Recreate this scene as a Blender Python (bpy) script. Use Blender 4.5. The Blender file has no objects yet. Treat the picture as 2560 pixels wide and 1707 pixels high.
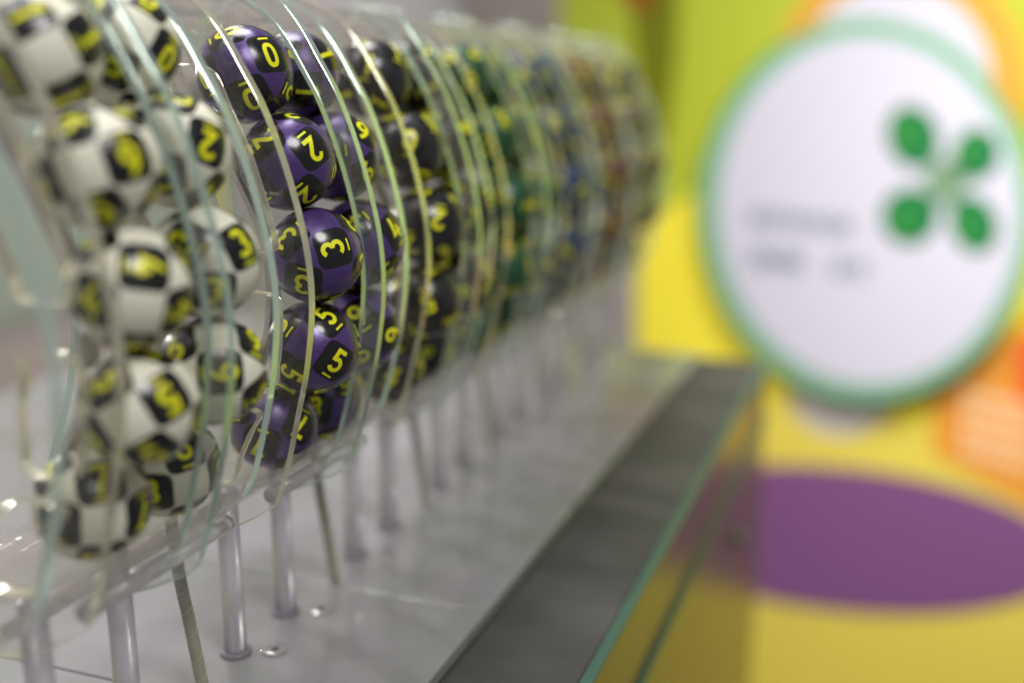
import bpy, bmesh, math, random
from mathutils import Vector, Matrix

S = bpy.context.scene
C = S.collection
random.seed(7)

# ------------------------------------------------------------------ camera
FPX, CX, CY = 2700.0, 1280.0, 853.5          # focal length and centre in photo pixels
VPX, VPY = 2290.0, 225.0                     # vanishing point of the row of racks
H = CY - VPY; DX = VPX - CX
PITCH = math.atan2(H, FPX); PSI = math.atan2(DX, math.hypot(H, FPX))
ZC = 313.0                                   # camera height above the base plates (mm)
Fv = Vector((-math.sin(PSI)*math.cos(PITCH), math.cos(PSI)*math.cos(PITCH), -math.sin(PITCH)))
Rv = Vector((math.cos(PSI), math.sin(PSI), 0)); Uv = Rv.cross(Fv)
CAM = Vector((0, 0, ZC))
MM = 0.001
cd = bpy.data.cameras.new('camera'); cam = bpy.data.objects.new('camera', cd); C.objects.link(cam)
m = Matrix((Rv, Uv, -Fv)).transposed().to_4x4(); m.translation = CAM*MM
cam.matrix_world = m
cd.sensor_width = 36.0; cd.lens = FPX/2560*36.0
cd.clip_start = 0.01; cd.clip_end = 50
cd.dof.use_dof = True; cd.dof.focus_distance = 0.556; cd.dof.aperture_fstop = cd.lens/22.5
cd.dof.aperture_blades = 0
S.camera = cam

# ------------------------------------------------------------------ world, lamps, exposure
W = bpy.data.worlds.new('World'); S.world = W; W.use_nodes = True
bg = W.node_tree.nodes['Background']; bg.inputs[0].default_value = (0.35, 0.34, 0.355, 1); bg.inputs[1].default_value = 0.68
def lamp(name, loc, target, size, watts, col=(1, 0.975, 0.965), spread=180):
    l = bpy.data.lights.new(name, 'AREA'); l.shape = 'DISK'; l.size = size; l.energy = watts; l.color = col; l.spread = math.radians(spread)
    o = bpy.data.objects.new(name, l); C.objects.link(o); o.location = loc
    o.rotation_euler = (Vector(target)-Vector(loc)).to_track_quat('-Z', 'Y').to_euler()
    return o
lamp('spot_lamp_back', (-1.70, 1.15, 0.48), (-0.3, 0.5, 0.2), 0.10, 8)
lamp('spot_lamp_high', (-1.45, 1.75, 1.55), (-0.3, 0.6, 0.2), 0.25, 14)
lamp('ceiling_lamp_front', (-0.8, 1.05, 1.95), (-0.35, 0.7, 0.1), 0.8, 28)
lamp('fill_lamp_wall', (0.25, 0.95, 1.35), (0.1, 2.4, -0.25), 0.5, 11, spread=80)  # added fill, narrowed to brighten the printed wall only
lamp('fill_lamp_camera', (0.55, -0.15, 1.55), (-0.3, 0.55, 0.15), 0.7, 22)  # added unseen fill from the camera side for the ball fronts
lamp('area_lamp_left', (-0.9, 0.2, 1.5), (-1.6, 1.2, 0.3), 0.6, 14)  # unseen area lamp aimed at the left wall
lamp('fill_lamp_back', (-0.9, 3.1, 1.6), (-0.9, 4.2, 0.0), 0.5, 30)  # unseen lamp added to lift the dark back wall
S.view_settings.view_transform = 'Standard'; S.view_settings.look = 'None'
S.view_settings.exposure = -0.15; S.view_settings.gamma = 1.0; S.view_settings.use_curve_mapping = False
S.render.engine = 'CYCLES'
S.cycles.max_bounces = 24; S.cycles.transparent_max_bounces = 160
S.cycles.transmission_bounces = 24; S.cycles.glossy_bounces = 8; S.cycles.diffuse_bounces = 4
S.cycles.use_denoising = True; S.cycles.caustics_refractive = True
S.cycles.sample_clamp_indirect = 6.0

# ------------------------------------------------------------------ pixel -> place
def ray(u, v): return Fv + Rv*((u-CX)/FPX) + Uv*((CY-v)/FPX)
def at_y(u, v, y):
    r = ray(u, v); return CAM + r*(y/r.y)
def at_z(u, v, z):
    r = ray(u, v); return CAM + r*((z-ZC)/r.z)
def at_plane(u, v, p, n):
    r = ray(u, v); return CAM + r*((p-CAM).dot(n)/r.dot(n))

# ------------------------------------------------------------------ materials
def lin(r, g, b):
    f = lambda c: ((c/255+0.055)/1.055)**2.4 if c > 10 else c/255/12.92
    return (f(r), f(g), f(b), 1)
def mat(name, col, rough=0.5, metal=0.0, coat=0.0, noise=None, bump=None, spec=0.5, coat_rough=0.03, scuff=None):
    M = bpy.data.materials.new(name); M.use_nodes = True; nt = M.node_tree; b = nt.nodes['Principled BSDF']
    b.inputs['Base Color'].default_value = col; b.inputs['Roughness'].default_value = rough
    b.inputs['Metallic'].default_value = metal; b.inputs['Coat Weight'].default_value = coat
    b.inputs['Coat Roughness'].default_value = coat_rough; b.inputs['Specular IOR Level'].default_value = spec
    if noise:                                            # (scale, second colour, contrast low, high)
        tc = nt.nodes.new('ShaderNodeTexCoord'); n = nt.nodes.new('ShaderNodeTexNoise'); n.inputs['Scale'].default_value = noise[0]
        n.inputs['Detail'].default_value = 4
        cr = nt.nodes.new('ShaderNodeValToRGB'); cr.color_ramp.elements[0].position = noise[2]; cr.color_ramp.elements[1].position = noise[3]
        cr.color_ramp.elements[0].color = col; cr.color_ramp.elements[1].color = noise[1]
        if len(noise) > 4:
            mp = nt.nodes.new('ShaderNodeMapping'); mp.inputs['Scale'].default_value = noise[4]
            nt.links.new(tc.outputs['Object'], mp.inputs[0]); nt.links.new(mp.outputs[0], n.inputs[0])
        else:
            nt.links.new(tc.outputs['Object'], n.inputs[0])
        nt.links.new(n.outputs[0], cr.inputs[0]); nt.links.new(cr.outputs[0], b.inputs['Base Color'])
    if bump:
        tc = nt.nodes.new('ShaderNodeTexCoord'); n2 = nt.nodes.new('ShaderNodeTexNoise'); n2.inputs['Scale'].default_value = bump[0]
        bp = nt.nodes.new('ShaderNodeBump'); bp.inputs['Strength'].default_value = bump[1]; bp.inputs['Distance'].default_value = bump[2]
        nt.links.new(tc.outputs['Object'], n2.inputs[0]); nt.links.new(n2.outputs[0], bp.inputs['Height']); nt.links.new(bp.outputs[0], b.inputs['Normal'])
    if scuff:
        tc = nt.nodes.new('ShaderNodeTexCoord'); n3 = nt.nodes.new('ShaderNodeTexNoise'); n3.inputs['Scale'].default_value = scuff[0]; n3.inputs['Detail'].default_value = 8
        oi = nt.nodes.new('ShaderNodeObjectInfo'); ad = nt.nodes.new('ShaderNodeVectorMath'); nt.links.new(tc.outputs['Object'], ad.inputs[0]); nt.links.new(oi.outputs['Location'], ad.inputs[1])
        mr = nt.nodes.new('ShaderNodeMapRange'); mr.inputs['From Min'].default_value = 0.35; mr.inputs['From Max'].default_value = 0.75; mr.inputs['To Min'].default_value = scuff[1]; mr.inputs['To Max'].default_value = scuff[2]
        nt.links.new(ad.outputs[0], n3.inputs[0]); nt.links.new(n3.outputs[0], mr.inputs[0]); nt.links.new(mr.outputs[0], b.inputs['Coat Roughness']); nt.links.new(mr.outputs[0], b.inputs['Roughness'])
    return M
def clear(name, tint=(0.985, 0.985, 0.975, 1), dust=0.009, ior=1.49, rough=0.0, dust_col=(0.8, 0.78, 0.74, 1), dust_scale=60):
    """clear sheet: see-through with Fresnel gloss and a film of dust"""
    M = bpy.data.materials.new(name); M.use_nodes = True; nt = M.node_tree; nt.nodes.clear(); N = nt.nodes.new
    out = N('ShaderNodeOutputMaterial'); tr = N('ShaderNodeBsdfTransparent'); tr.inputs[0].default_value = tint
    gl = N('ShaderNodeBsdfGlossy'); gl.inputs['Roughness'].default_value = rough
    lw_ = N('ShaderNodeLayerWeight'); lw_.inputs[0].default_value = 0.5
    pw_ = N('ShaderNodeMath'); pw_.operation = 'POWER'; pw_.inputs[1].default_value = 5; nt.links.new(lw_.outputs['Facing'], pw_.inputs[0])
    f0 = ((ior-1)/(ior+1))**2
    fr = N('ShaderNodeMath'); fr.operation = 'MULTIPLY_ADD'; fr.inputs[1].default_value = 1-f0; fr.inputs[2].default_value = f0; nt.links.new(pw_.outputs[0], fr.inputs[0])
    mx = N('ShaderNodeMixShader'); nt.links.new(fr.outputs[0], mx.inputs[0]); nt.links.new(tr.outputs[0], mx.inputs[1]); nt.links.new(gl.outputs[0], mx.inputs[2])
    df = N('ShaderNodeBsdfDiffuse'); df.inputs[0].default_value = dust_col
    tl = N('ShaderNodeBsdfTranslucent'); tl.inputs[0].default_value = dust_col
    m2 = N('ShaderNodeMixShader'); m2.inputs[0].default_value = 0.5; nt.links.new(df.outputs[0], m2.inputs[1]); nt.links.new(tl.outputs[0], m2.inputs[2])
    m3 = N('ShaderNodeMixShader'); tc = N('ShaderNodeTexCoord'); n = N('ShaderNodeTexNoise'); n.inputs['Scale'].default_value = dust_scale; n.inputs['Detail'].default_value = 6
    mr = N('ShaderNodeMapRange'); mr.inputs['From Min'].default_value = 0.3; mr.inputs['From Max'].default_value = 0.75
    mr.inputs['To Min'].default_value = dust*0.4; mr.inputs['To Max'].default_value = dust*1.6
    nt.links.new(tc.outputs['Object'], n.inputs[0]); nt.links.new(n.outputs[0], mr.inputs[0]); nt.links.new(mr.outputs[0], m3.inputs[0])
    nt.links.new(mx.outputs[0], m3.inputs[1]); nt.links.new(m2.outputs[0], m3.inputs[2]); nt.links.new(m3.outputs[0], out.inputs[0])
    return M
def edge(name, tint):
    """polished cut edge of a clear sheet: glossy and light-gathering"""
    M = bpy.data.materials.new(name); M.use_nodes = True; nt = M.node_tree; nt.nodes.clear(); N = nt.nodes.new
    out = N('ShaderNodeOutputMaterial')
    g = N('ShaderNodeBsdfRefraction'); g.inputs['IOR'].default_value = 1.3; g.inputs['Roughness'].default_value = 0.15; g.inputs[0].default_value = tint
    gl = N('ShaderNodeBsdfGlossy'); gl.inputs['Roughness'].default_value = 0.16; gl.inputs[0].default_value = tint
    tl = N('ShaderNodeBsdfTranslucent'); tl.inputs[0].default_value = tint
    df = N('ShaderNodeBsdfDiffuse'); df.inputs[0].default_value = tint
    a = N('ShaderNodeMixShader'); a.inputs[0].default_value = 0.72; nt.links.new(g.outputs[0], a.inputs[1]); nt.links.new(gl.outputs[0], a.inputs[2])
    b = N('ShaderNodeMixShader'); b.inputs[0].default_value = 0.5; nt.links.new(tl.outputs[0], b.inputs[1]); nt.links.new(df.outputs[0], b.inputs[2])
    c = N('ShaderNodeMixShader'); c.inputs[0].default_value = 0.25; nt.links.new(a.outputs[0], c.inputs[1]); nt.links.new(b.outputs[0], c.inputs[2])
    nt.links.new(c.outputs[0], out.inputs[0])
    return M
M_SHEET = clear('clear_acrylic', dust=0.014)
M_HOOP = clear('clear_hoop', tint=(0.95, 0.96, 0.95, 1), dust=0.10)  # heavier dust film also stands in for pale sheen on the hoop faces
M_TEAL = edge('acrylic_edge_teal', (0.80, 0.97, 0.88, 1))  # teal tint painted in for colour the cut edges reflect
M_EDGE = edge('acrylic_edge', (0.97, 0.95, 0.76, 1))
def glass(name, tint, rough, ior=1.49):
    M = mat(name, tint, rough); b = M.node_tree.nodes['Principled BSDF']; b.inputs['Transmission Weight'].default_value = 1.0; b.inputs['IOR'].default_value = ior
    return M
def milky(name, tint, rough, amount):
    M = glass(name, (0.96, 0.96, 0.97, 1), rough); nt = M.node_tree; N = nt.nodes.new; b = nt.nodes['Principled BSDF']; out = nt.nodes['Material Output']
    df = N('ShaderNodeBsdfDiffuse'); df.inputs[0].default_value = tint; tl = N('ShaderNodeBsdfTranslucent'); tl.inputs[0].default_value = tint
    m1 = N('ShaderNodeMixShader'); nt.links.new(df.outputs[0], m1.inputs[1]); nt.links.new(tl.outputs[0], m1.inputs[2])
    m2 = N('ShaderNodeMixShader'); m2.inputs[0].default_value = amount; nt.links.new(b.outputs[0], m2.inputs[1]); nt.links.new(m1.outputs[0], m2.inputs[2])
    nt.links.new(m2.outputs[0], out.inputs[0]); return M
M_POST = milky('acrylic_rod', (0.60, 0.58, 0.65, 1), 0.14, 0.45)
M_GLINT = milky('clear_glint_rod', (0.72, 0.70, 0.70, 1), 0.08, 0.35)
M_BAND = clear('acrylic_band', tint=(0.93, 0.91, 0.89, 1), dust=0.13, rough=0.04)
M_GREENEDGE = mat('green_glass_edge', lin(58, 92, 78), 0.4, coat=0.25)
M_YEL = mat('yellow_print', (0.78, 0.78, 0.004, 1), 0.45, coat=0.1)
M_BLK = mat('black_print', (0.006, 0.006, 0.006, 1), 0.3, coat=0.25, scuff=(90, 0.16, 0.42))
BALLMAT = {
 'white': mat('cream_ball', (0.74, 0.73, 0.59, 1), 0.6, coat=0.05, coat_rough=0.15),
 'purple': mat('purple_ball', (0.060, 0.026, 0.150, 1), 0.45, 0.3, coat=0.5, coat_rough=0.12, noise=(2600, (0.15, 0.085, 0.31, 1), 0.45, 0.8), bump=(2600, 0.15, 0.0003), scuff=(70, 0.2, 0.5)),
 'black': mat('black_ball', (0.010, 0.0095, 0.011, 1), 0.4, coat=0.5, coat_rough=0.08),
 'green': mat('green_ball', (0.004, 0.065, 0.020, 1), 0.5, 0.0, coat=0.3),
 'blue': mat('blue_ball', (0.006, 0.028, 0.10, 1), 0.5, 0.0, coat=0.3),
 'olive': mat('olive_ball', (0.035, 0.035, 0.010, 1), 0.5, 0.0, coat=0.3),
 'red': mat('red_ball', (0.085, 0.016, 0.009, 1), 0.5, 0.0, coat=0.3)}

# ------------------------------------------------------------------ mesh helpers (mm in, metres out)
def link(name, me, parent=None, loc=None):
    o = bpy.data.objects.new(name, me); C.objects.link(o)
    if loc is not None: o.location = Vector(loc)*MM
    if parent is not None: o.parent = parent
    return o
def tag(o, label=None, cat=None, group=None, kind=None):
    if label: o['label'] = label
    if cat: o['category'] = cat
    if group: o['group'] = group
    if kind: o['kind'] = kind
    return o
def pydata(name, vs, fs, mats, smooth=False):
    me = bpy.data.meshes.new(name); me.from_pydata([Vector(v)*MM for v in vs], [], fs); me.update()
    for mm_ in mats: me.materials.append(mm_)
    if smooth: me.polygons.foreach_set('use_smooth', [True]*len(me.polygons))
    return me
def box(name, x0, x1, y0, y1, z0, z1, ma, bevel=0.0):
    bm = bmesh.new(); bmesh.ops.create_cube(bm, size=1)
    for v in bm.verts: v.co = Vector((x0+(v.co.x+.5)*(x1-x0), y0+(v.co.y+.5)*(y1-y0), z0+(v.co.z+.5)*(z1-z0)))*MM
    if bevel: bmesh.ops.bevel(bm, geom=bm.edges[:], offset=bevel*MM, segments=2, affect='EDGES', profile=0.5)
    me = bpy.data.meshes.new(name); bm.to_mesh(me); bm.free(); me.materials.append(ma); return me
def spline(pts, n=14, closed=False):
    P = [Vector(p) for p in pts]; out = []; N = len(P)
    for i in range(N if closed else N-1):
        p0 = P[(i-1) % N] if closed or i > 0 else P[0]*2-P[1]
        p1 = P[i]; p2 = P[(i+1) % N]; p3 = P[(i+2) % N] if closed or i+2 < N else P[-1]*2-P[-2]
        for k in range(n):
            t = k/n
            out.append(0.5*((2*p1)+(p2-p0)*t+(2*p0-5*p1+4*p2-p3)*t*t+(3*p1-p0-3*p2+p3)*t**3))
    if not closed: out.append(P[-1])
    return out
def tube(name, pts, rad, ma, seg=20, caps=True, radii=None):
    P = [Vector(p) for p in pts]; vs = []; fs = []
    for i, p in enumerate(P):
        d = (P[min(i+1, len(P)-1)]-P[max(i-1, 0)]).normalized()
        a = d.cross(Vector((0, 1, 0.01))).normalized(); b = d.cross(a).normalized(); r = radii[i] if radii else rad
        for k in range(seg):
            t = 2*math.pi*k/seg; vs.append(p+(a*math.cos(t)+b*math.sin(t))*r)
    for i in range(len(P)-1):
        for k in range(seg):
            fs.append((i*seg+k, i*seg+(k+1) % seg, (i+1)*seg+(k+1) % seg, (i+1)*seg+k))
    if caps:
        fs.append(tuple(range(seg))[::-1]); fs.append(tuple(range((len(P)-1)*seg, len(P)*seg)))
    me = pydata(name, vs, fs, [ma], True)
    return me
def sheet_xz(name, outline, holes, thick, m_face, m_edge, bevel=0.25):
    """flat sheet in the X-Z plane, thickness along Y, with holes; cut edges get their own material"""
    cu = bpy.data.curves.new(name, 'CURVE'); cu.dimensions = '2D'; cu.fill_mode = 'BOTH'
    cu.extrude = (thick/2-bevel)*MM; cu.bevel_depth = bevel*MM; cu.bevel_resolution = 0; cu.offset = -bevel*MM
    for loop in [outline]+holes:
        sp = cu.splines.new('POLY'); sp.points.add(len(loop)-1); sp.use_cyclic_u = True
        for q, p in zip(sp.points, loop): q.co = (p[0]*MM, p[1]*MM, 0, 1)
    o = bpy.data.objects.new(name, cu); C.objects.link(o)
    dg = bpy.context.evaluated_depsgraph_get(); me = bpy.data.meshes.new_from_object(o.evaluated_get(dg))
    bpy.data.objects.remove(o); bpy.data.curves.remove(cu)
    for v in me.vertices: v.co = Vector((v.co.x, -v.co.z, v.co.y))
    me.update(); me.materials.clear(); me.materials.append(m_face); me.materials.append(m_edge)
    for p in me.polygons: p.material_index = 0 if abs(p.normal.y) > 0.9 else 1; p.use_smooth = False
    return me

# ------------------------------------------------------------------ the place: counter, floor, walls
def struct(name, me): return tag(link(name, me), kind='structure')
ZT = -9.0                                                  # counter top, below the base plates
M_TOP = mat('dark_stone_top', (0.040, 0.039, 0.038, 1), 0.5, noise=(2.2, (0.075, 0.072, 0.069, 1), 0.36, 0.7, (2.0, 7, 3)))
M_PANEL = mat('dark_glass_panel', (0.13, 0.10, 0.035, 1), 0.22, coat=0.0, spec=0.3)
p1 = at_z(1490, 1707, ZT); p2 = at_z(1881, 959, ZT); XE = (p1.x+p2.x)/2
YEND = max(at_z(1881, 905, ZT).y, 1300)
Y0 = 60.0
counter = tag(link('counter', None, loc=(XE-250, (Y0+YEND)/2, -1350)), 'dark grey counter with glossy glass front and green glass edges under the racks', 'counter')
def cpart(name, me): 
    o = link(name, me, counter); o.location = -counter.location; return o
cpart('top_slab', box('top_slab', -900, XE-7, Y0, YEND, ZT-30, ZT, M_TOP, 1))
cpart('body', box('body', -880, XE-12, Y0+10, YEND-8, -1349, ZT-30.5, M_TOP))
cpart('glass_edge', box('glass_edge', XE-6.5, XE+1, Y0, YEND+2, ZT-4, ZT+0.6, M_GREENEDGE, 1))
pa = at_plane(1597, 1707, Vector((XE, 0, 0)), Vector((1, 0, 0))); pb = at_plane(1810, 1243, Vector((XE, 0, 0)), Vector((1, 0, 0)))
ZL2 = (pa.z+pb.z)/2
cpart('upper_panel', box('upper_panel', XE-6, XE, Y0, YEND, ZL2+1, ZT-4.5, M_PANEL))
cpart('glass_edge', box('glass_edge', XE-6, XE+4, Y0, YEND+1, ZL2-4, ZL2+0.5, M_GREENEDGE, 1))
cpart('lower_panel', box('lower_panel', XE-6, XE+2, Y0, YEND, -1340, ZL2-5.5, M_PANEL))
kp = at_plane(1838, 1340, Vector((XE+2, 0, 0)), Vector((1, 0, 0)))
M_STEEL = mat('dull_steel', (0.20, 0.21, 0.18, 1), 0.5, 0.6)
cpart('lock_knob', tube('lock_knob', [(XE+2.2, kp.y, kp.z), (XE+8, kp.y, kp.z), (XE+10, kp.y, kp.z), (XE+10.5, kp.y, kp.z)], 10, M_STEEL, radii=[10, 10, 8, 4]))
struct('floor', box('floor', -2600, 2600, -600, 4500, -1370, -1350, mat('grey_floor', (0.25, 0.24, 0.23, 1), 0.4, noise=(3, (0.32, 0.31, 0.3, 1), 0.3, 0.7))))

# right-hand printed wall, turned so that its right side is nearer
A = math.radians(28)
Wd = Vector((math.cos(A), -math.sin(A), 0)); Wn = Vector((-math.sin(A), -math.cos(A), 0))
WP = CAM + ray(2170, 525)*2400
def wall_poly(name, px, off, ma, thick=2.0, plane=None, extra=True):
    """flat print or panel on the wall: outline given in photo pixels, laid on the wall plane"""
    P0 = WP + Wn*off
    pts = [at_plane(u, v, P0, Wn) for u, v in px]
    n = len(pts); vs = pts+[p-Wn*thick for p in pts]
    fs = [tuple(range(n)), tuple(range(2*n-1, n-1, -1))]+[(i, i+n, (i+1) % n+n, (i+1) % n) for i in range(n)]
    me = pydata(name, vs, fs, [ma]); bm = bmesh.new(); bm.from_mesh(me); bmesh.ops.recalc_face_normals(bm, faces=bm.faces[:]); bm.to_mesh(me); bm.free()
    return me
def ell(cx, cy, a, b, rot=0, n=64, t0=0, t1=360):
    r = math.radians(rot); out = []
    for k in range(n):
        t = math.radians(t0+(t1-t0)*k/(n if t1-t0 == 360 else n-1)); x, y = a*math.cos(t), b*math.sin(t)
        out.append((cx+x*math.cos(r)-y*math.sin(r), cy+x*math.sin(r)+y*math.cos(r)))
    return out
def pr(name, c, rough=0.6): return mat(name, lin(*c), max(rough, 0.55), spec=0.25)
M_LIME = mat('lime_print', lin(172, 190, 50), 0.5, noise=(1.3, lin(182, 186, 40), 0.3, 0.7))
wall = struct('printed_wall', wall_poly('printed_wall', [(1395, -700), (3300, -1300), (3300, 2700), (1590, 2300), (1588, 575), (1480, 560), (1400, 300)], -12, M_LIME, 10))
def wp(name, px, off, ma):
    o = link(name, wall_poly(name, px, off, ma), wall); return o
wp('olive_shadow_stripe', [(1560, -200), (1700, -200), (1690, 150), (1665, 330), (1630, 420), (1600, 300)], -8, pr('olive_shadow', (112, 118, 10)))  # painted shade band, standing in for a dark gap between panels
wp('red_stripe', [(1440, -150), (1640, -150), (1630, 10), (1600, 40)], -4, pr('red_print', (150, 75, 25)))
wp('yellow_field', [(1592, 575), (1660, 530), (1800, 440), (2700, 400), (2700, 2200), (1592, 2200)], -8, pr('yellow_print_lit', (252, 234, 66)))  # bright yellow: stronger lighting painted into the print colour
wp('yellow_lower_field', [(1592, 985), (1900, 1000), (2700, 1120), (2700, 2300), (1592, 2200)], -4, pr('yellow_print_shaded', (226, 206, 84)))  # duller yellow: weaker lighting of the same field painted in
wp('orange_field', [(2330, 985), (2700, 700), (2700, 1330), (2560, 1260), (2330, 1130)], -0.5, pr('orange_print', (228, 152, 58)))
M_DOT = pr('pale_orange_print', (242, 204, 160))
for i in range(5):
    for j in range(4):
        u, v = 2420+i*34, 985+j*46+i*9
        wp('print_dot', ell(u, v, 13, 17, n=16), 2.5, M_DOT)
wp('red_field', [(2538, 870), (2700, 750), (2700, 1010), (2545, 1005)], 3, pr('vermilion_print', (226, 92, 40)))
wp('purple_oval', ell(2110, 1348, 560, 178, 6), 0, pr('purple_print', (126, 80, 126)))
wp('orange_ring', ell(2250, 210, 320, 330), -4, pr('amber_print', (214, 160, 62)))
wp('white_disc', ell(2240, 215, 240, 262), 0, pr('pale_print', (208, 204, 216)))
wp('white_spot', ell(2105, 985, 130, 105), 0, pr('pale_print_low', (205, 198, 190)))

# oval sign standing off the wall
OFF = 60
sg = WP+Wn*OFF
sign = tag(link('oval_sign', None, loc=sg), 'white oval sign with pale green rim, green four-leaf clover and two grey text lines', 'sign')
def spart(name, px, off, ma, thick=2.0, parent=None):
    o = link(name, wall_poly(name, px, OFF+off, ma, thick), parent or sign); o.location = -sign.location if parent is None else (0, 0, 0)
    return o
SCX, SCY = 2168, 527
spart('rim', ell(SCX, SCY, 412, 470, -4, 96), 0, pr('pale_green_rim', (124, 172, 144), 0.25), 8)
spart('green_border', ell(SCX-3, SCY, 421, 478, -4, 96), -3, pr('green_border', (84, 158, 54), 0.3), 4)
face = spart('face', ell(SCX+2, SCY, 374, 434, -4, 96), 3, pr('sign_white', (202, 199, 210), 0.35), 2.5)
M_LEAF = pr('leaf_green', (24, 112, 62), 0.4); M_LEAF2 = pr('leaf_light', (50, 132, 56), 0.4); M_CEN = pr('sage_print', (112, 142, 108), 0.4)
for (u, v, a, b, r) in ((2282, 342, 64, 80, -20), (2440, 385, 58, 66, 12), (2274, 540, 70, 72, 35), (2434, 560, 58, 74, -22)):
    lf = spart('clover_leaf', ell(u, v, a, b, r, 40), 6, M_LEAF)
    link('leaf_highlight', wall_poly('leaf_highlight', ell(u-14, v+(8 if v > 450 else -8), a*0.42, b*0.62, r, 24), OFF+8.5, M_LEAF2), lf)
spart('clover_centre', [(2330, 400), (2400, 400), (2420, 450), (2395, 510), (2335, 505), (2310, 450)], 6, M_CEN)
M_TXT = pr('grey_lettering', (112, 134, 140), 0.4)
def lettering(px, txt, hgt):
    cu = bpy.data.curves.new('lettering', 'FONT'); cu.body = txt; cu.size = hgt*MM; cu.extrude = 0.8*MM; cu.align_x = 'LEFT'
    o = bpy.data.objects.new('lettering', cu); C.objects.link(o)
    dg = bpy.context.evaluated_depsgraph_get(); me = bpy.data.meshes.new_from_object(o.evaluated_get(dg))
    bpy.data.objects.remove(o); me.materials.clear(); me.materials.append(M_TXT)
    p = at_plane(px[0], px[1], WP+Wn*(OFF+7), Wn)
    M3 = Matrix((Wd, Vector((0, 0, 1)), Wn)).transposed()
    for v in me.vertices: v.co = M3 @ v.co + p*MM
    o = link('lettering', me, sign); o.location = -sign.location
    return o
lettering((1868, 556), 'szerencse', 70)
lettering((1874, 660), 'játék', 78)
lettering((2075, 684), 'zrt', 78)

# far left wall, seen out of focus behind the racks
LWX = -1750
lw = struct('left_wall', box('left_wall', LWX-20, LWX, -500, 4500, -1350, 1900, mat('pale_grey_wall', lin(178, 174, 176), 0.6, noise=(1.2, lin(164, 160, 164), 0.3, 0.7))))
def lwp(name, y0, y1, z0, z1, c, d=6): return link(name, box(name, LWX+0.5, LWX+d, y0, y1, z0, z1, pr(name+'_paint', c, 0.5)), lw)
lwp('green_panel', 1450, 2300, -160, 260, (172, 184, 176)); lwp('pink_panel', 1300, 2500, -520, -200, (192, 176, 180)); lwp('violet_panel', 1300, 2300, -800, -560, (160, 154, 176))
lwp('yellow_green_panel', 2350, 2500, -100, 150, (200, 208, 110))
bw = struct('back_wall', box('back_wall', LWX, 1500, 4200, 4220, -1350, 1200, mat('grey_back_wall', lin(200, 194, 194), 0.6, noise=(1.0, lin(186, 180, 178), 0.3, 0.7))))
link('dark_frieze', box('dark_frieze', LWX+5, 1500, 4185, 4199, 320, 1200, mat('brown_grey_paint', lin(120, 112, 106), 0.6)), bw)

# ------------------------------------------------------------------ base plates
PER = 142.6                                                # pitch of the racks (mm)
YP = 495.8                        # centre plane of the left purple column
PAIRS = ['white', 'purple', 'black', 'green', 'blue', 'red', 'olive']
ysm = at_z(878, 1471, 0).y                                 # a seam between two base plates
M_BASE = mat('grey_acrylic_base', lin(148, 146, 151), 0.22, coat=1.0, coat_rough=0.05, noise=(9, lin(126, 130, 123), 0.35, 0.7))
M_CAP = mat('screw_cap', lin(146, 146, 143), 0.3, coat=0.4)
M_HOLE = mat('dark_slot', (0.03, 0.03, 0.028, 1), 0.5)
BXE = at_z(1400, 1304, 0).x
ysm -= PER*round((ysm-(YP-PER*0.6))/PER)                   # seam just before the white..purple racks
M_SIDE = mat('pale_edge', lin(196, 192, 186), 0.3)
for k in range(-2, 6):
    ya, yb = ysm+k*PER+0.35, ysm+(k+1)*PER-0.35
    if yb > YEND: yb = YEND-4
    w = {-2: 'nearest the camera, at the lower left corner', -1: 'under the white ball rack', 0: 'under the purple ball rack', 1: 'under the black ball rack', 2: 'under the green ball rack', 3: 'under the blue ball rack', 4: 'under the red ball rack', 5: 'under the olive ball rack at the far end'}[k]
    if ya > yb: continue
    o = tag(link('base_plate', None, loc=((BXE-890)/2, (ya+yb)/2, ZT)), 'light grey acrylic base plate '+w, 'base plate', 'base plates along the counter')
    q = link('sheet', box('sheet', -890, BXE, ya, yb, ZT+0.5, 0, M_BASE, 1.2), o); q.location = -o.location

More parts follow.
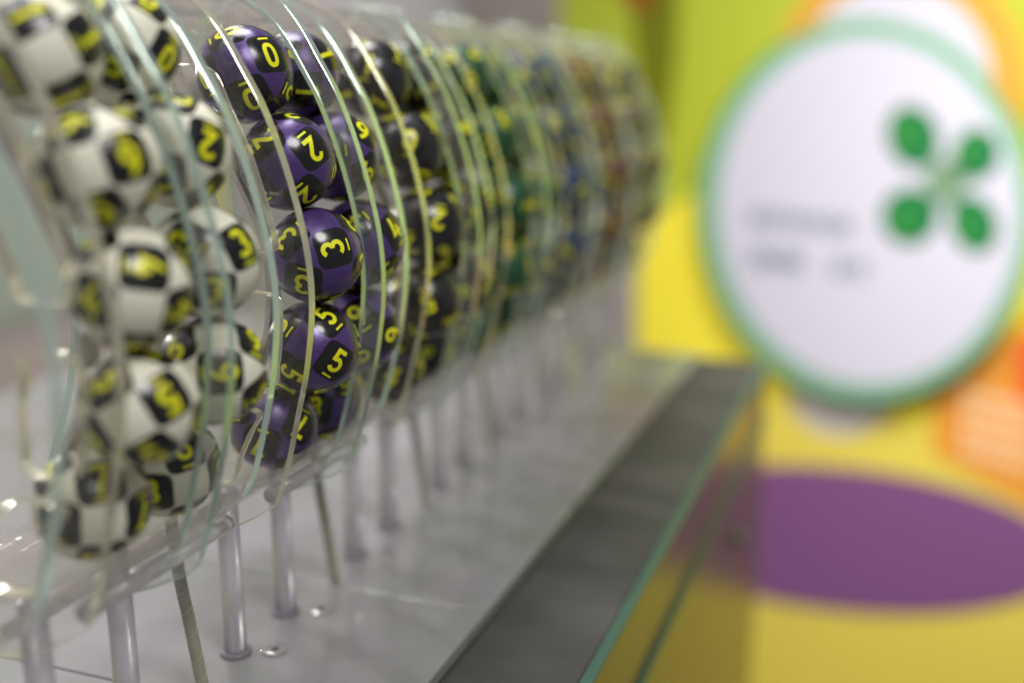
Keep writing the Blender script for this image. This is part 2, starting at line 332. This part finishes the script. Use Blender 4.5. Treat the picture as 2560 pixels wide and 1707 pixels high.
# ------------------------------------------------------------------ balls
RB = 25.0
bm = bmesh.new(); bmesh.ops.create_uvsphere(bm, u_segments=72, v_segments=40, radius=RB*MM)
SPH = {}
for c in PAIRS:
    me = bpy.data.meshes.new('ball_'+c); bm.to_mesh(me); me.materials.append(BALLMAT[c]); me.polygons.foreach_set('use_smooth', [True]*len(me.polygons)); SPH[c] = me
bm.free()
def arc(cx, cy, rx, ry, a0, a1, n=22):
    return [(cx+rx*math.cos(math.radians(a0+(a1-a0)*k/n)), cy+ry*math.sin(math.radians(a0+(a1-a0)*k/n))) for k in range(n+1)]
DIG = {  # centre-line strokes in a box 0.6 wide, 1 high: (points, closed)
 0: [([(0.21*math.copysign(abs(math.cos(t))**0.75, math.cos(t)), 0.40*math.copysign(abs(math.sin(t))**0.8, math.sin(t))) for t in [2*math.pi*k/40 for k in range(40)]], True)],
 1: [([(-0.16, 0.27), (0.06, 0.41), (0.06, -0.5)], False)],
 2: [(arc(0, 0.19, 0.22, 0.21, 170, -32, 16)+[(-0.17, -0.40), (0.27, -0.40)], False)],
 3: [(arc(-0.03, 0.205, 0.21, 0.195, 150, -78, 16), False), (arc(-0.03, -0.19, 0.235, 0.21, 84, -150, 18), False)],
 4: [([(0.04, 0.48), (-0.24, -0.18), (0.31, -0.18)], False), ([(0.13, 0.08), (0.13, -0.5)], False)],
 5: [([(0.24, 0.40), (-0.15, 0.40), (-0.18, 0.04)]+arc(-0.01, -0.17, 0.235, 0.235, 118, -150, 20), False)],
 6: [(arc(0, -0.17, 0.215, 0.225, 0, 360, 32)[:-1], True), ([(-0.215, -0.12), (-0.20, 0.08), (-0.12, 0.25), (0.02, 0.42), (0.06, 0.47)], False)],
 7: [([(-0.26, 0.40), (0.20, 0.40), (-0.08, -0.5)], False)],
 8: [(arc(0, 0.215, 0.175, 0.18, 0, 360, 28)[:-1], True), (arc(0, -0.185, 0.215, 0.21, 0, 360, 28)[:-1], True)]}
DIG[9] = [([(-x, -y) for x, y in p], c) for p, c in DIG[6]]
DIGH = 13.4; STROKE = 0.175
def ribbon(pts, closed, wd):
    P = [Vector(p) for p in pts]; Q = []
    n = len(P)
    for i in range(n if closed else n-1):                 # resample finely
        a, b = P[i], P[(i+1) % n]; k = max(1, int((b-a).length/0.07))
        for j in range(k): Q.append(a.lerp(b, j/k))
    if not closed: Q.append(P[-1])
    n = len(Q); vs = []; fs = []
    for i in range(n):
        d0 = (Q[i]-Q[i-1]) if (closed or i > 0) else (Q[1]-Q[0]); d1 = (Q[(i+1) % n]-Q[i]) if (closed or i < n-1) else (Q[-1]-Q[-2])
        d0.normalize(); d1.normalize(); n0 = Vector((-d0.y, d0.x)); n1 = Vector((-d1.y, d1.x)); mt = (n0+n1)
        mt = n0 if mt.length < 1e-4 else mt.normalized(); s = wd/2/max(0.45, mt.dot(n0))
        for t in (-1, 0, 1): vs.append(Q[i]+mt*s*t)
    for i in range(n if closed else n-1):
        j = (i+1) % n
        for t in (0, 1): fs.append((i*3+t, j*3+t, j*3+t+1, i*3+t+1))
    return vs, fs
def wrap(x, y, frame, r):
    """point of a print laid round the ball; frame = (right, up, outward)"""
    R_, U_, N_ = frame; a = math.hypot(x, y)/RB
    if a < 1e-9: return N_*r
    d = (R_*x+U_*y).normalized(); return (N_*math.cos(a)+d*math.sin(a))*r
def patch_geo(frame, half=10.3, pw=5.2, rings=6, seg=40):
    vs = [wrap(0, 0, frame, RB+0.10)]; fs = []
    for i in range(1, rings+1):
        for k in range(seg):
            t = 2*math.pi*(k+.5)/seg; c, s = math.cos(t), math.sin(t); q = half/((abs(c)**pw+abs(s)**pw)**(1/pw))*i/rings
            vs.append(wrap(q*c, q*s, frame, RB+(0.10 if i < rings else 0.05)))
    for k in range(seg): fs.append((0, 1+k, 1+(k+1) % seg))
    for i in range(rings-1):
        for k in range(seg):
            a = 1+i*seg; fs.append((a+k, a+seg+k, a+seg+(k+1) % seg, a+(k+1) % seg))
    return vs, fs
def digit_geo(d, frame):
    vs = []; fs = []
    for j, (pts, cl) in enumerate(DIG[d]+[([(-0.24, -0.70), (0.24, -0.70)], False)]):
        v, f = ribbon(pts, cl, STROKE if j < len(DIG[d]) else 0.085); b = len(vs)
        vs += [wrap(p.x*DIGH, p.y*DIGH+1.3, frame, RB+0.16+0.02*j) for p in v]; fs += [tuple(b+i for i in q) for q in f]
    return vs, fs
FR = []                                                    # twelve prints, at the corners of a cuboctahedron
for ax in range(3):
    for s1 in (1, -1):
        for s2 in (1, -1):
            v = [0, 0, 0]; v[(ax+1) % 3] = s1; v[(ax+2) % 3] = s2
            n = Vector(v).normalized(); t2 = Vector([1 if i == ax else 0 for i in range(3)]); t1 = t2.cross(n)
            k = len(FR); up = [t2, t1, -t2, -t1][(k*3+k//4) % 4 if k else 0]
            FR.append((up.cross(n).normalized(), up, n))
PATCH = []; DIGM = {}
for fr in FR:
    v, f = patch_geo(fr); PATCH.append(pydata('number_patch', v, f, [M_BLK], True))
JOINP = None; JOIND = {}
def digit_mesh(d, k):
    if (d, k) not in DIGM: v, f = digit_geo(d, FR[k]); DIGM[(d, k)] = pydata('number', v, f, [M_YEL], True)
    return DIGM[(d, k)]
def joined(geos, name, ma):
    vs = []; fs = []
    for v, f in geos:
        b = len(vs); vs += v; fs += [tuple(b+i for i in q) for q in f]
    return pydata(name, vs, fs, [ma], True)
ORD = ['top', 'second from top', 'third from top', 'fourth from top', 'lowest']
def ball(colr, d, pos, rot, side, i, detail):
    o = link('lottery_ball', SPH[colr], loc=pos); o.rotation_mode = 'QUATERNION'; o.rotation_quaternion = rot
    cn = {'white': 'cream white', 'purple': 'metallic purple', 'black': 'glossy black', 'green': 'dark green', 'blue': 'dark blue', 'red': 'brownish red', 'olive': 'dark olive'}[colr]
    tag(o, f'{cn} lottery ball numbered {d}, {ORD[i]} of its rack\'s {side} column', 'ball', 'lottery balls in the racks')
    if detail:
        for k in range(12):
            p = link('number_patch', PATCH[k], o); link('number', digit_mesh(d, k), p)
    else:
        global JOINP
        if JOINP is None: JOINP = joined([patch_geo(fr, rings=2, seg=16) for fr in FR], 'number_patch', M_BLK)
        if d not in JOIND: JOIND[d] = joined([digit_geo(d, fr) for fr in FR], 'number', M_YEL)
        p = tag(link('number_patch', JOINP, o), kind='stuff'); tag(link('number', JOIND[d], p), kind='stuff')
    return o
def orient(pos, off, ang):
    """turn the ball so that one print sits at the offset (fraction of the radius, right/down as seen) with its top at a clock angle"""
    vz = (CAM-Vector(pos)).normalized(); rx = Vector((0, 0, 1)).cross(vz).normalized(); uy = vz.cross(rx)
    x, y = off[0], -off[1]; z = math.sqrt(max(0.02, 1-x*x-y*y)); n = (rx*x+uy*y+vz*z).normalized()
    a = math.radians(ang); u = rx*math.sin(a)+uy*math.cos(a); u = (u-n*u.dot(n)).normalized(); r = u.cross(n)
    T = Matrix((r, u, n)).transposed(); B = Matrix(FR[0]).transposed()
    return (T @ B.inverted()).to_quaternion()
CH = [(-328.0, 6.7), (-305.3, -37.0), (-291.4, -84.5), (-294.7, -134.5), (-322.5, -181.5)]     # x, z below the camera
IN_PAIR = 50.6
def chain(y, dz=(0, 0, 0, 0, 0), dx=(0, 0, 0, 0, 0)): return [(x+dx[i], y, z+ZC+dz[i]) for i, (x, z) in enumerate(CH)]
MAIN = {
 ('purple', 'left'): [(0, (.52, -.45), 174), (2, (.50, -.30), 142), (3, (.40, -.15), 255), (5, (.46, .36), 36), (7, (.62, .05), 214)],
 ('purple', 'right'): [(1, (-.30, -.55), 120), (6, (-.10, -.12), 265), (4, (-.13, -.45), 230), (9, (.02, -.25), 325), (8, (-.12, .22), 15)],
 ('white', 'left'): [(1, (-.15, -.60), 58), (6, (.48, -.15), 165), (4, (.25, -.35), 95), (5, (.45, -.13), 150), (7, (-.58, .30), 20)],
 ('white', 'right'): [(0, (-.45, -.62), 10), (2, (.60, -.15), 205), (3, (.12, .55), 5), (9, (.14, .04), 90), (8, (-.32, .52), 10)],
 ('black', 'left'): [(1, (-.1, -.3), 15), (0, (.1, -.2), 8), (2, (.3, -.2), 195), (5, (.1, 0), 160), (4, (.1, .3), 40)],
 ('black', 'right'): [(7, (-.2, -.3), 90), (6, (.1, .1), 200), (3, (.3, .1), 20), (9, (.2, .1), 120), (8, (.1, .2), 60)]}
for pi, colr in enumerate(PAIRS):
    for si, side in enumerate(('left', 'right')):
        y = YP+(pi-1)*PER+si*IN_PAIR
        if colr == 'white' and si == 0: pos = [tuple(at_y(u, v, y)) for u, v in ((104, 150), (240, 419), (322, 713), (348, 1010), (231, 1255))]
        elif colr == 'white': pos = [tuple(at_y(u, v, y)) for u, v in ((306, 122), (437, 388), (508, 650), (532, 922), (417, 1160))]
        else:
            rnd = random.Random(pi*2+si); j = 0 if colr == 'purple' and si == 0 else 1.6
            dzz = [rnd.uniform(-j, j) for _ in range(5)]
            pos = chain(y, dzz)
        if (colr, side) in MAIN: info = MAIN[(colr, side)]
        else:
            rnd = random.Random(50+pi*2+si); ds = [0, 2, 3, 5, 7] if si == 0 else [1, 4, 6, 9, 8]
            info = [(d, (rnd.uniform(-.4, .4), rnd.uniform(-.4, .4)), rnd.uniform(0, 360)) for d in ds]
        # settle neighbouring balls so that they touch and never overlap
        pos = [Vector(p) for p in pos]
        for _ in range(60):
            for a in range(4):
                dlt = pos[a+1]-pos[a]; L = dlt.length
                if L < 50.15:
                    pu = dlt.normalized()*(50.15-L)*0.5; pos[a] -= pu; pos[a+1] += pu
        for i in range(5):
            d, off, ang = info[i]
            ball(colr, d, pos[i], orient(pos[i], off, ang), side, i, pi < 3)

# ------------------------------------------------------------------ acrylic racks
def Z(p): return [(x, z+ZC) for x, z in p]
OUT = [(-361, 56), (-343, 47.5), (-330, 39), (-319, 26.5), (-309, 10), (-299, -8), (-289, -34), (-281.5, -61), (-277.5, -83), (-276.8, -108), (-281, -138), (-288, -166)]
large = spline(Z(OUT+[(-295, -192), (-302, -213)]), 12)
large += spline(Z([(-306, -217.5), (-325, -229), (-348, -237), (-385, -242), (-430, -236)]), 10)
inner = spline(Z([(-436, -228), (-420, -190), (-404, -150), (-396, -105), (-396, -55), (-402, -10), (-412, 30), (-400, 52), (-380, 59)]), 10)
LARGE = large+inner
small = spline(Z(OUT+[(-295.5, -189), (-305, -202), (-321, -211), (-340, -221), (-385, -232), (-426, -230)]), 12)
SMALL = small+inner[2:]
def window(right, w): 
    r = [Vector(p) for p in right]; left = [(p[0]-w*math.sin(math.pi*min(1, 0.25+0.5*i/(len(r)-1)))-4, p[1]) for i, p in enumerate(r)]
    pts = [tuple(p) for p in r]+left[::-1]
    return spline(Z(pts), 6, True)
W1 = window([(-330, 10), (-319, -10), (-308.6, -32.6), (-301.7, -54), (-297.2, -71), (-298.4, -79)], 26)
W2 = window([(-299.5, -102), (-296, -111), (-297, -125), (-299.2, -138.6), (-303.2, -150.6)], 26)
W3 = window([(-312, -165), (-318, -178), (-325, -192), (-331, -205)], 28)
ME_LARGE = sheet_xz('front_plate', LARGE, [W1, W2, W3], 6.0, M_SHEET, M_EDGE)
ME_SMALL = sheet_xz('rear_plate', SMALL, [], 6.0, M_SHEET, M_TEAL)
def offset(pts, d):
    out = []
    for i, p in enumerate(pts):
        t = (pts[min(i+1, len(pts)-1)]-pts[max(i-1, 0)]).normalized(); out.append(p+Vector((-t.y, t.x))*d)
    return out
mid = spline(Z([(-350, 51)]+OUT[1:]+[(-295, -190), (-303, -206), (-318, -214)]), 12)
mo = offset(mid, 12.5)
HOOP = list(reversed(mid))+mo[:-16]+spline(Z([(-293, -214), (-318, -226), (-345, -235)]), 6)
ME_HOOP = sheet_xz('hoop', HOOP, [], 5.4, M_HOOP, M_TEAL)
# curved floor under the lowest ball, and inner rail behind the balls
def ribbon_solid(name, prof, th, y0, y1, ma):
    P = [Vector(p) for p in prof]; vs = []; fs = []; n = len(P)
    for i, p in enumerate(P):
        d = (P[min(i+1, n-1)]-P[max(i-1, 0)]).normalized(); q = Vector((d.y, -d.x))*th
        for yy in (y0, y1): vs += [(p.x, yy, p.y), (p.x+q.x, yy, p.y+q.y)]
    for i in range(n-1):
        a, b = i*4, i*4+4
        fs += [(a, a+2, b+2, b), (a+1, b+1, b+3, a+3), (a, b, b+1, a+1), (a+2, a+3, b+3, b+2)]
    fs += [(0, 1, 3, 2), (n*4-4, n*4-2, n*4-1, n*4-3)]
    me = pydata(name, vs, fs, [ma]); b_ = bmesh.new(); b_.from_mesh(me); bmesh.ops.recalc_face_normals(b_, faces=b_.faces[:]); b_.to_mesh(me); b_.free(); return me
bc = Vector((-322.5, -181.5+ZC))
fl = [tuple(bc+Vector((math.cos(math.radians(a)), math.sin(math.radians(a))))*25.7) for a in range(-22, -109, -6)]+Z([(-345, -211), (-370, -218), (-400, -222), (-425, -224)])
ME_FLOOR = ribbon_solid('floor_band', fl, -2.6, -26.4, IN_PAIR+26.4, M_BAND)
rail = spline(Z([(-372, 20), (-357, -10), (-334, -50), (-320.5, -84.5), (-322.5, -128), (-343, -166)]), 10)
ME_RAIL = ribbon_solid('inner_rail', rail, -3, -5, 5, mat('white_rail', lin(205, 200, 200), 0.4))
cover = spline(Z([(-331, 35), (-345, 44), (-362, 52), (-385, 55), (-404, 46)]), 8)
ME_COVER = ribbon_solid('top_cover', cover, 2.4, -26.4, IN_PAIR+26.4, M_BAND)
M_BOLT = clear('clear_spacer', dust=0.12)
ME_GLINT = tube('glint_rod', [(0, -26.4, 0), (0, IN_PAIR+26.4, 0)], 4.2, M_GLINT, 24)  # rods added along the lower rim to give bright glints
ME_SPACER = tube('spacer', [(0, -26.4, 0), (0, IN_PAIR+26.4, 0)], 4.0, M_BOLT, 16)
def post_mesh(h): return tube('post', [(0, 0, 0.2), (0, 0, h-0.5), (0, 0, h)], 6.2, M_POST, 28, radii=[6.2, 6.2, 5.6])
PX = -340.0; PH = ZC-213.5
ME_POST = post_mesh(PH); ME_COLLAR = tube('collar', [(0, 0, 0.1), (0, 0, 2.2), (0, 0, 2.8)], 9, M_POST, 28, radii=[9, 9, 8])
ME_WASH = tube('washer', [(0, 0, 0.1), (0, 0, 0.7), (0, 0, 1.0)], 7.5, M_BASE, 28, radii=[7.5, 7.5, 6.8])
ME_SLOT = tube('screw_slot', [(0, 0, 1.0), (0, 0, 1.2)], 2.2, M_HOLE, 16)
def rack(pi, colr, slots=(0, 1), only_rear=False):
    y = YP+(pi-1)*PER
    lab = f'clear acrylic ball rack with curved plates holding the {colr} balls' if colr else 'empty clear acrylic rack plate on posts at the left edge of the picture'
    o = tag(link('ball_rack', None, loc=(PX, y, 0)), lab, 'ball rack', 'clear acrylic ball racks')
    def part(name, me, loc):
        q = link(name, me, o); q.location = (Vector(loc)-Vector((PX, y, 0)))*MM; return q
    if not only_rear:
        part('front_plate', ME_LARGE, (0, y-29.6, 0)); part('hoop', ME_HOOP, (0, y+IN_PAIR/2, 0)); part('top_cover', ME_COVER, (0, y, 0))
        for s in (0, 1): part('inner_rail', ME_RAIL, (0, y+s*IN_PAIR, 0))
        for sx, sz in ((-309.5, -212.5), (-352, -229)): part('glint_rod', ME_GLINT, (sx, y, sz+ZC))
        for sx, sz in ((-392, 36), (-392, -215)): part('spacer', ME_SPACER, (sx, y, sz+ZC))
    part('rear_plate', ME_SMALL, (0, y+IN_PAIR+29.6, 0)); part('floor_band', ME_FLOOR, (0, y, 0))
    for dy in (-23, 30):
        p = part('post', ME_POST, (PX, y+dy, 0)); link('collar', ME_COLLAR, p)
        w = part('washer', ME_WASH, (PX+19, y+dy+10, 0)); link('screw_slot', ME_SLOT, w)
    return o
for pi, colr in enumerate(PAIRS): rack(pi, colr)
rack(-1, None, slots=(1,), only_rear=True)

# ------------------------------------------------------------------ spiral-wrapped hoses
M_HOSE = mat('grey_hose', lin(140, 140, 120), 0.22, coat=0.8, noise=(30, lin(165, 162, 146), 0.3, 0.7))
M_WRAP = mat('pale_wrap', lin(190, 186, 150), 0.35)
b2 = at_z(838, 1452, 0); 
hp = spline([(0, 0, 0.2), (-2, -1, 20), (-5, -2, 45), (-7.5, -3, 65), (-9.5, -3, 85), (-10.5, -3, 100)], 8)
ME_HOSE = tube('hose', hp, 3.4, M_HOSE, 20)
hel = []
for i in range(0, 900):
    t = i/899*(len(hp)-1); a = int(t); b = min(a+1, len(hp)-1); c = hp[a].lerp(hp[b], t-a); th = 2*math.pi*9*i/899
    hel.append(c+Vector((math.cos(th)*3.42, math.sin(th)*3.42, 0)))
ME_HEL = tube('spiral_wrap', hel, 0.13, M_WRAP, 5, False)
names = PAIRS
for k in range(-1, 6):
    o = tag(link('hose', ME_HOSE, loc=(b2.x, b2.y+(k-0)*PER, 0)), f'bent grey spiral-wrapped hose rising to the {names[k+1]} ball rack', 'hose', 'hoses under the racks')
    link('spiral_wrap', ME_HEL, o)
